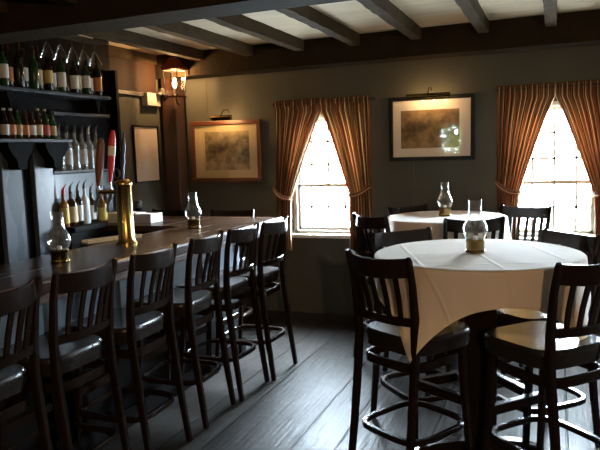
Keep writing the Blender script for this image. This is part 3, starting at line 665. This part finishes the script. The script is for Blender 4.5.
# glass rack and hanging glasses
gk = thing('glass_rack', (-3.36, 3.9, ZC), 'slatted glass rack hung from the ceiling over the bottle shelf', 'rack')
for dx in (-.055, -.012, .012, .055):
    MB().box(dx - .006, dx + .006, -.36, .36, -.105, -.09).build('rail', M['joist'], gk)
for dy in (-.34, .34): MB().box(-.065, .065, dy - .012, dy + .012, -.09, 0).build('hanger', M['joist'], gk)
def martini():
    root = bpy.data.objects.new('martini_glass', None); col.objects.link(root)
    MB().lathe([(.036, 0), (.036, -.002), (.010, -.006), (.004, -.012)], 24, capt=False).build('foot', M['stem_glass'], root, smooth=True)
    MB().tube([(0, 0, -.010), (0, 0, -.085)], .0035, 10).build('stem', M['stem_glass'], root, smooth=True)
    MB().lathe([(.004, -.083), (.014, -.098), (.057, -.185), (.058, -.187)], 28, capb=False, capt=False).build('bowl', M['stem_glass'], root, smooth=True)
    return root
mg = martini()
for i, y in enumerate((3.645, 3.775, 3.90, 4.025, 4.15)):
    o = mg if i == 0 else copy_tree(mg)
    o.location = (-3.36, y, 2.567); tag(o, 'martini glass hanging upside down, %s from the left in the rack' % ords[i], 'glass', 'martini glasses in the rack')

# ------------------------------------------------------------------ lantern on the pillar
ln = thing('wall_lantern', (-3.44, 5.40, 2.235), 'lit glass lantern with a red-brown roof at the head of the wooden pillar', 'lantern')
def quad(b0, t0, z0, z1, i, th=.006):
    a = PI / 4 + PI / 2 * i; return [(b0 * math.cos(a), b0 * math.sin(a), z0), (t0 * math.cos(a), t0 * math.sin(a), z1)]
f = MB()
for i in range(4): f.tube(quad(.085, .115, .0, .245, i), .006, 6, up=(0, 1, 0))
for z, k in ((.0, .085), (.245, .115)):
    pts = [(k * math.cos(PI / 4 + PI / 2 * i), k * math.sin(PI / 4 + PI / 2 * i), z) for i in range(4)]
    for i in range(4): f.tube([pts[i], pts[(i + 1) % 4]], .007, 6)
f.build('lantern_frame', M['black_metal'], ln)
g = MB(); 
for i in range(4):
    a0 = PI / 4 + PI / 2 * i; a1 = a0 + PI / 2
    g.add([(.083 * math.cos(a0), .083 * math.sin(a0), .005), (.083 * math.cos(a1), .083 * math.sin(a1), .005), (.113 * math.cos(a1), .113 * math.sin(a1), .24), (.113 * math.cos(a0), .113 * math.sin(a0), .24)], [(0, 1, 2, 3)])
g.build('glass_panes', M['lantern_glass'], ln)
rf = MB(); prof = [(.138, .247), (.134, .258), (.075, .315), (.060, .335), (.064, .345), (.020, .375), (.006, .40)]
rf.lathe(prof, 4).xform(Matrix.Rotation(PI / 4, 4, 'Z')); rf.build('roof', M['copper_roof'], ln)
MB().box(-.078, .078, -.078, .078, -.012, 0).build('base_plate', M['copper_roof'], ln, bevel=.003)
MB().lathe([(.010, 0), (.010, .06), (.012, .075)], 14).build('socket', M['wick'], ln, smooth=True)
MB().lathe([(.006, .075), (.022, .098), (.024, .118), (.014, .145), (.003, .170)], 16).build('bulb', M['bulb'], ln, smooth=True)
MB().tube([(0, 0, -.012), (0, .02, -.06), (-.04, .12, -.07)], .010, 8).build('bracket', M['black_metal'], ln, smooth=True)
def point(name, parent, loc, power, color, r):
    d = bpy.data.lights.new(name, 'POINT'); d.energy = power; d.color = color; d.shadow_soft_size = r
    o = bpy.data.objects.new(name, d); col.objects.link(o); o.parent = parent; o.location = loc; return o
point('lantern_light', ln, (0, 0, .19), 24, (1, .60, .26), .02)

pl = thing('pendant_lamp', (.9, -1.3, 2.655), 'warm pendant lamp hanging from the ceiling behind the viewer', 'lamp')
MB().lathe([(.05, -.012), (.05, 0)], 20).build('canopy', M['old_brass'], pl, smooth=True)
MB().tube([(0, 0, -.01), (0, 0, -.50)], .006, 8, up=(0, 1, 0)).build('stem', M['old_brass'], pl, smooth=True)
MB().lathe([(.03, -.50), (.16, -.62), (.165, -.62), (.035, -.49)], 28, capb=False, capt=False).build('lamp_shade', M['old_brass'], pl, smooth=True)
MB().lathe([(.004, -.66), (.028, -.64), (.030, -.61), (.012, -.56), (.012, -.50)], 16).build('bulb', M['tube_bulb'], pl, smooth=True)
point('pendant_light', pl, (0, 0, -.69), 210, (1, .62, .30), .03)

# emergency light on the left wall
em = thing('emergency_light', (XL, 5.375, 2.15), 'white emergency light box with two lamp heads on the left wall', 'emergency light')
MB().box(0, .07, -.11, .11, 0, .125).build('housing', M['white_plastic'], em, bevel=.008)
for s, dy in ((0, .07), (1, .15)):
    hd = MB().lathe([(.018, 0), (.030, .02), (.038, .055), (.038, .062)], 18); hd.xform(Matrix.Translation((.075, dy, .125 - .02 * s)) @ Matrix.Rotation(R(75), 4, 'Y'))
    hd.build('lamp_head', M['chrome'], em, smooth=True)
    MB().tube([(.035, dy - .03, .10), (.06, dy, .12)], .008, 8).build('arm', M['chrome'], em, smooth=True)
pf = thing('framed_notice', (XL, 5.285, 1.685), 'tall pale sheet in a thin black frame on the left wall by the pillar', 'framed picture')
MB().box(.003, .022, -.205, .205, -.275, -.262).box(.003, .022, -.205, .205, .262, .275).box(.003, .022, -.205, -.192, -.262, .262).box(.003, .022, .192, .205, -.262, .262).build('frame', M['frame_black'], pf)
MB().box(.003, .010, -.192, .192, -.262, .262).build('sheet', M['pale_sheet'], pf)

# ------------------------------------------------------------------ pictures on the back wall with their lamps
def picture(cx, cz, w, h, fw, fm, mm, pw, ph, pcx, pcz, light, dark, label, tilt):
    t = thing('framed_picture', (cx, YW, cz), label, 'framed picture'); t.rotation_euler = (0, tilt, 0)
    a, b_ = w / 2, h / 2; y0, y1 = -.036, -.004
    MB().box(-a, a, y0, y1, b_ - fw, b_).box(-a, a, y0, y1, -b_, -b_ + fw).box(-a, -a + fw, y0, y1, -b_ + fw, b_ - fw).box(a - fw, a, y0, y1, -b_ + fw, b_ - fw).build('frame', fm, t, bevel=.006)
    MB().box(-a + fw, a - fw, -.014, -.006, -b_ + fw, b_ - fw).build('mat_board', mm, t)
    MB().box(-pw / 2, pw / 2, -.0155, -.0142, -ph / 2, ph / 2).build('print', print_mat('old_print', light, dark, pw, ph), t, loc=(pcx, 0, pcz))
    MB().box(-a + fw, a - fw, -.021, -.0195, -b_ + fw, b_ - fw).build('glass', M['picture_glass'], t)
    return t
picture(-3.098, 1.686, .79, .615, .042, M['frame_brown'], M['mat_board_tan'], .50, .385, .012, .006, (.40, .30, .16), (.05, .04, .02), 'brown-framed old print with a tan mat on the wall behind the bar', R(.5))
picture(-1.042, 1.824, .75, .565, .034, M['frame_black'], M['mat_board'], .515, .335, -.012, -.004, (.34, .22, .10), (.07, .045, .02), 'black-framed sepia print with a pale mat between the two windows', R(.4))
def picture_light(cx, cz, L, label, power):
    t = thing('picture_light', (cx, YW, cz), label, 'picture light', 'picture lights')
    n = 10; r = .026; pts = []
    for i in range(n + 1):
        a = R(-20) + R(200) * i / n; pts.append((-.17 - r * math.sin(a) , r * math.cos(a)))
    inner = [(-.17 + (y + .17) * .9, z * .9) for y, z in reversed(pts)]
    MB().prism(pts + inner, 'x', -L / 2, L / 2).build('shade', M['old_brass'], t, smooth=True)
    for s in (-1, 1): MB().prism(pts, 'x', s * L / 2 - .002, s * L / 2 + .002).build('end_cap', M['old_brass'], t)
    MB().tube([(-L * .38, -.168, .0), (L * .38, -.168, .0)], .008, 10).build('bulb', M['tube_bulb'], t, smooth=True)
    MB().tube([(0, -.185, .020), (0, -.13, .075), (0, -.04, .085), (0, -.004, .06)], .005, 8).build('arm', M['old_brass'], t, smooth=True)
    for s in (-1, 0, 1): point('picture_lamp', t, (s * L * .28, -.148, -.006), power / 3, (1, .62, .28), .015)
picture_light(-3.046, 2.01, .22, 'small brass picture light over the brown-framed print', 3.0)
picture_light(-1.037, 2.092, .37, 'long brass picture light over the black-framed print', 3.0)
def cord(pts, label):
    o = MB().tube(pts, .002, 6, up=(0, 1, 0)).build('cord', M['cord'], smooth=True); return tag(o, label, 'cord')
cord([(-3.30, YW - .006, 2.42), (-3.305, YW - .006, 2.25), (-3.295, YW - .006, 2.12), (-3.30, YW - .006, 2.03)], 'thin lamp cord running up the wall above the brown-framed print')
cord([(-1.20, YW - .006, 1.53), (-1.198, YW - .006, 1.35), (-1.206, YW - .006, 1.1), (-1.204, YW - .006, .4), (-1.204, YW - .006, .09)], 'thin lamp cord hanging down the wall below the black-framed print')

# ------------------------------------------------------------------ outdoors behind the front window (mirrored in the picture glass)
tr = thing('leafy_tree', (-2.35, -4.7, -.6), 'sunlit leafy tree outside the window behind the viewer', 'tree')
MB().tube([(0, 0, 0), (.05, 0, 1.0), (0, .05, 2.0)], [.10, .08, .05], 10, up=(0, 1, 0)).build('trunk', M['bark'], tr, smooth=True)
lf = MB(); rg = random.Random(11)
for i in range(7000):
    a, c_, q = rg.uniform(0, 6.28), rg.uniform(-1, 1), rg.uniform(.3, 1) ** .5
    s = math.sqrt(1 - c_ * c_); p = Vector((1.9 * q * s * math.cos(a), .8 * q * s * math.sin(a), 2.6 + 1.7 * q * c_))
    u = Vector((rg.gauss(0, 1), rg.gauss(0, 1), rg.gauss(0, 1))).normalized(); w_ = u.orthogonal().normalized(); k = rg.uniform(.06, .12)
    lf.add([p - u * k, p + w_ * k * .5, p + u * k, p - w_ * k * .5], [(0, 1, 2, 3)])
lf.build('foliage', M['leaf'], tr)

# ------------------------------------------------------------------ sky
w = bpy.data.worlds.new('sky'); scene.world = w; w.use_nodes = True
wt = w.node_tree; bg = wt.nodes['Background']; bg.inputs['Color'].default_value = (.72, .87, 1.0, 1)
# overcast sky: bright overhead, dimmer towards the horizon, snow-dull ground below it
tcw = wt.nodes.new('ShaderNodeTexCoord'); spw = wt.nodes.new('ShaderNodeSeparateXYZ'); wt.links.new(tcw.outputs['Generated'], spw.inputs[0])
mrw = wt.nodes.new('ShaderNodeMapRange'); mrw.interpolation_type = 'SMOOTHSTEP'
for k_, v_ in (('From Min', -.12), ('From Max', .50), ('To Min', 75), ('To Max', 800)): mrw.inputs[k_].default_value = v_
wt.links.new(spw.outputs['Z'], mrw.inputs['Value']); wt.links.new(mrw.outputs[0], bg.inputs['Strength'])

# ------------------------------------------------------------------ camera
F, yaw, pit, rol = 639.6, R(22.04), R(6.46), R(-1.92)
cy, sy = math.cos(yaw), math.sin(yaw)
fw = Vector((-sy * math.cos(pit), cy * math.cos(pit), -math.sin(pit))); r0 = Vector((cy, sy, 0)); u0 = r0.cross(fw)
rv = math.cos(rol) * r0 + math.sin(rol) * u0; uv = -math.sin(rol) * r0 + math.cos(rol) * u0
cd = bpy.data.cameras.new('camera'); cam = bpy.data.objects.new('camera', cd); col.objects.link(cam)
cd.sensor_fit = 'HORIZONTAL'; cd.sensor_width = 36; cd.lens = F / 600 * 36; cd.clip_start = .05
cam.matrix_world = Matrix(((rv.x, uv.x, -fw.x, 0), (rv.y, uv.y, -fw.y, 0), (rv.z, uv.z, -fw.z, 1.65), (0, 0, 0, 1)))
scene.camera = cam
vs = scene.view_settings; vs.view_transform = 'Standard'; vs.look = 'None'; vs.gamma = 1; vs.use_curve_mapping = False; vs.exposure = 0.2
cy_ = scene.cycles; cy_.max_bounces = 10; cy_.diffuse_bounces = 5; cy_.transparent_max_bounces = 24; cy_.caustics_reflective = False; cy_.sample_clamp_indirect = 8
cy_.use_denoising = True
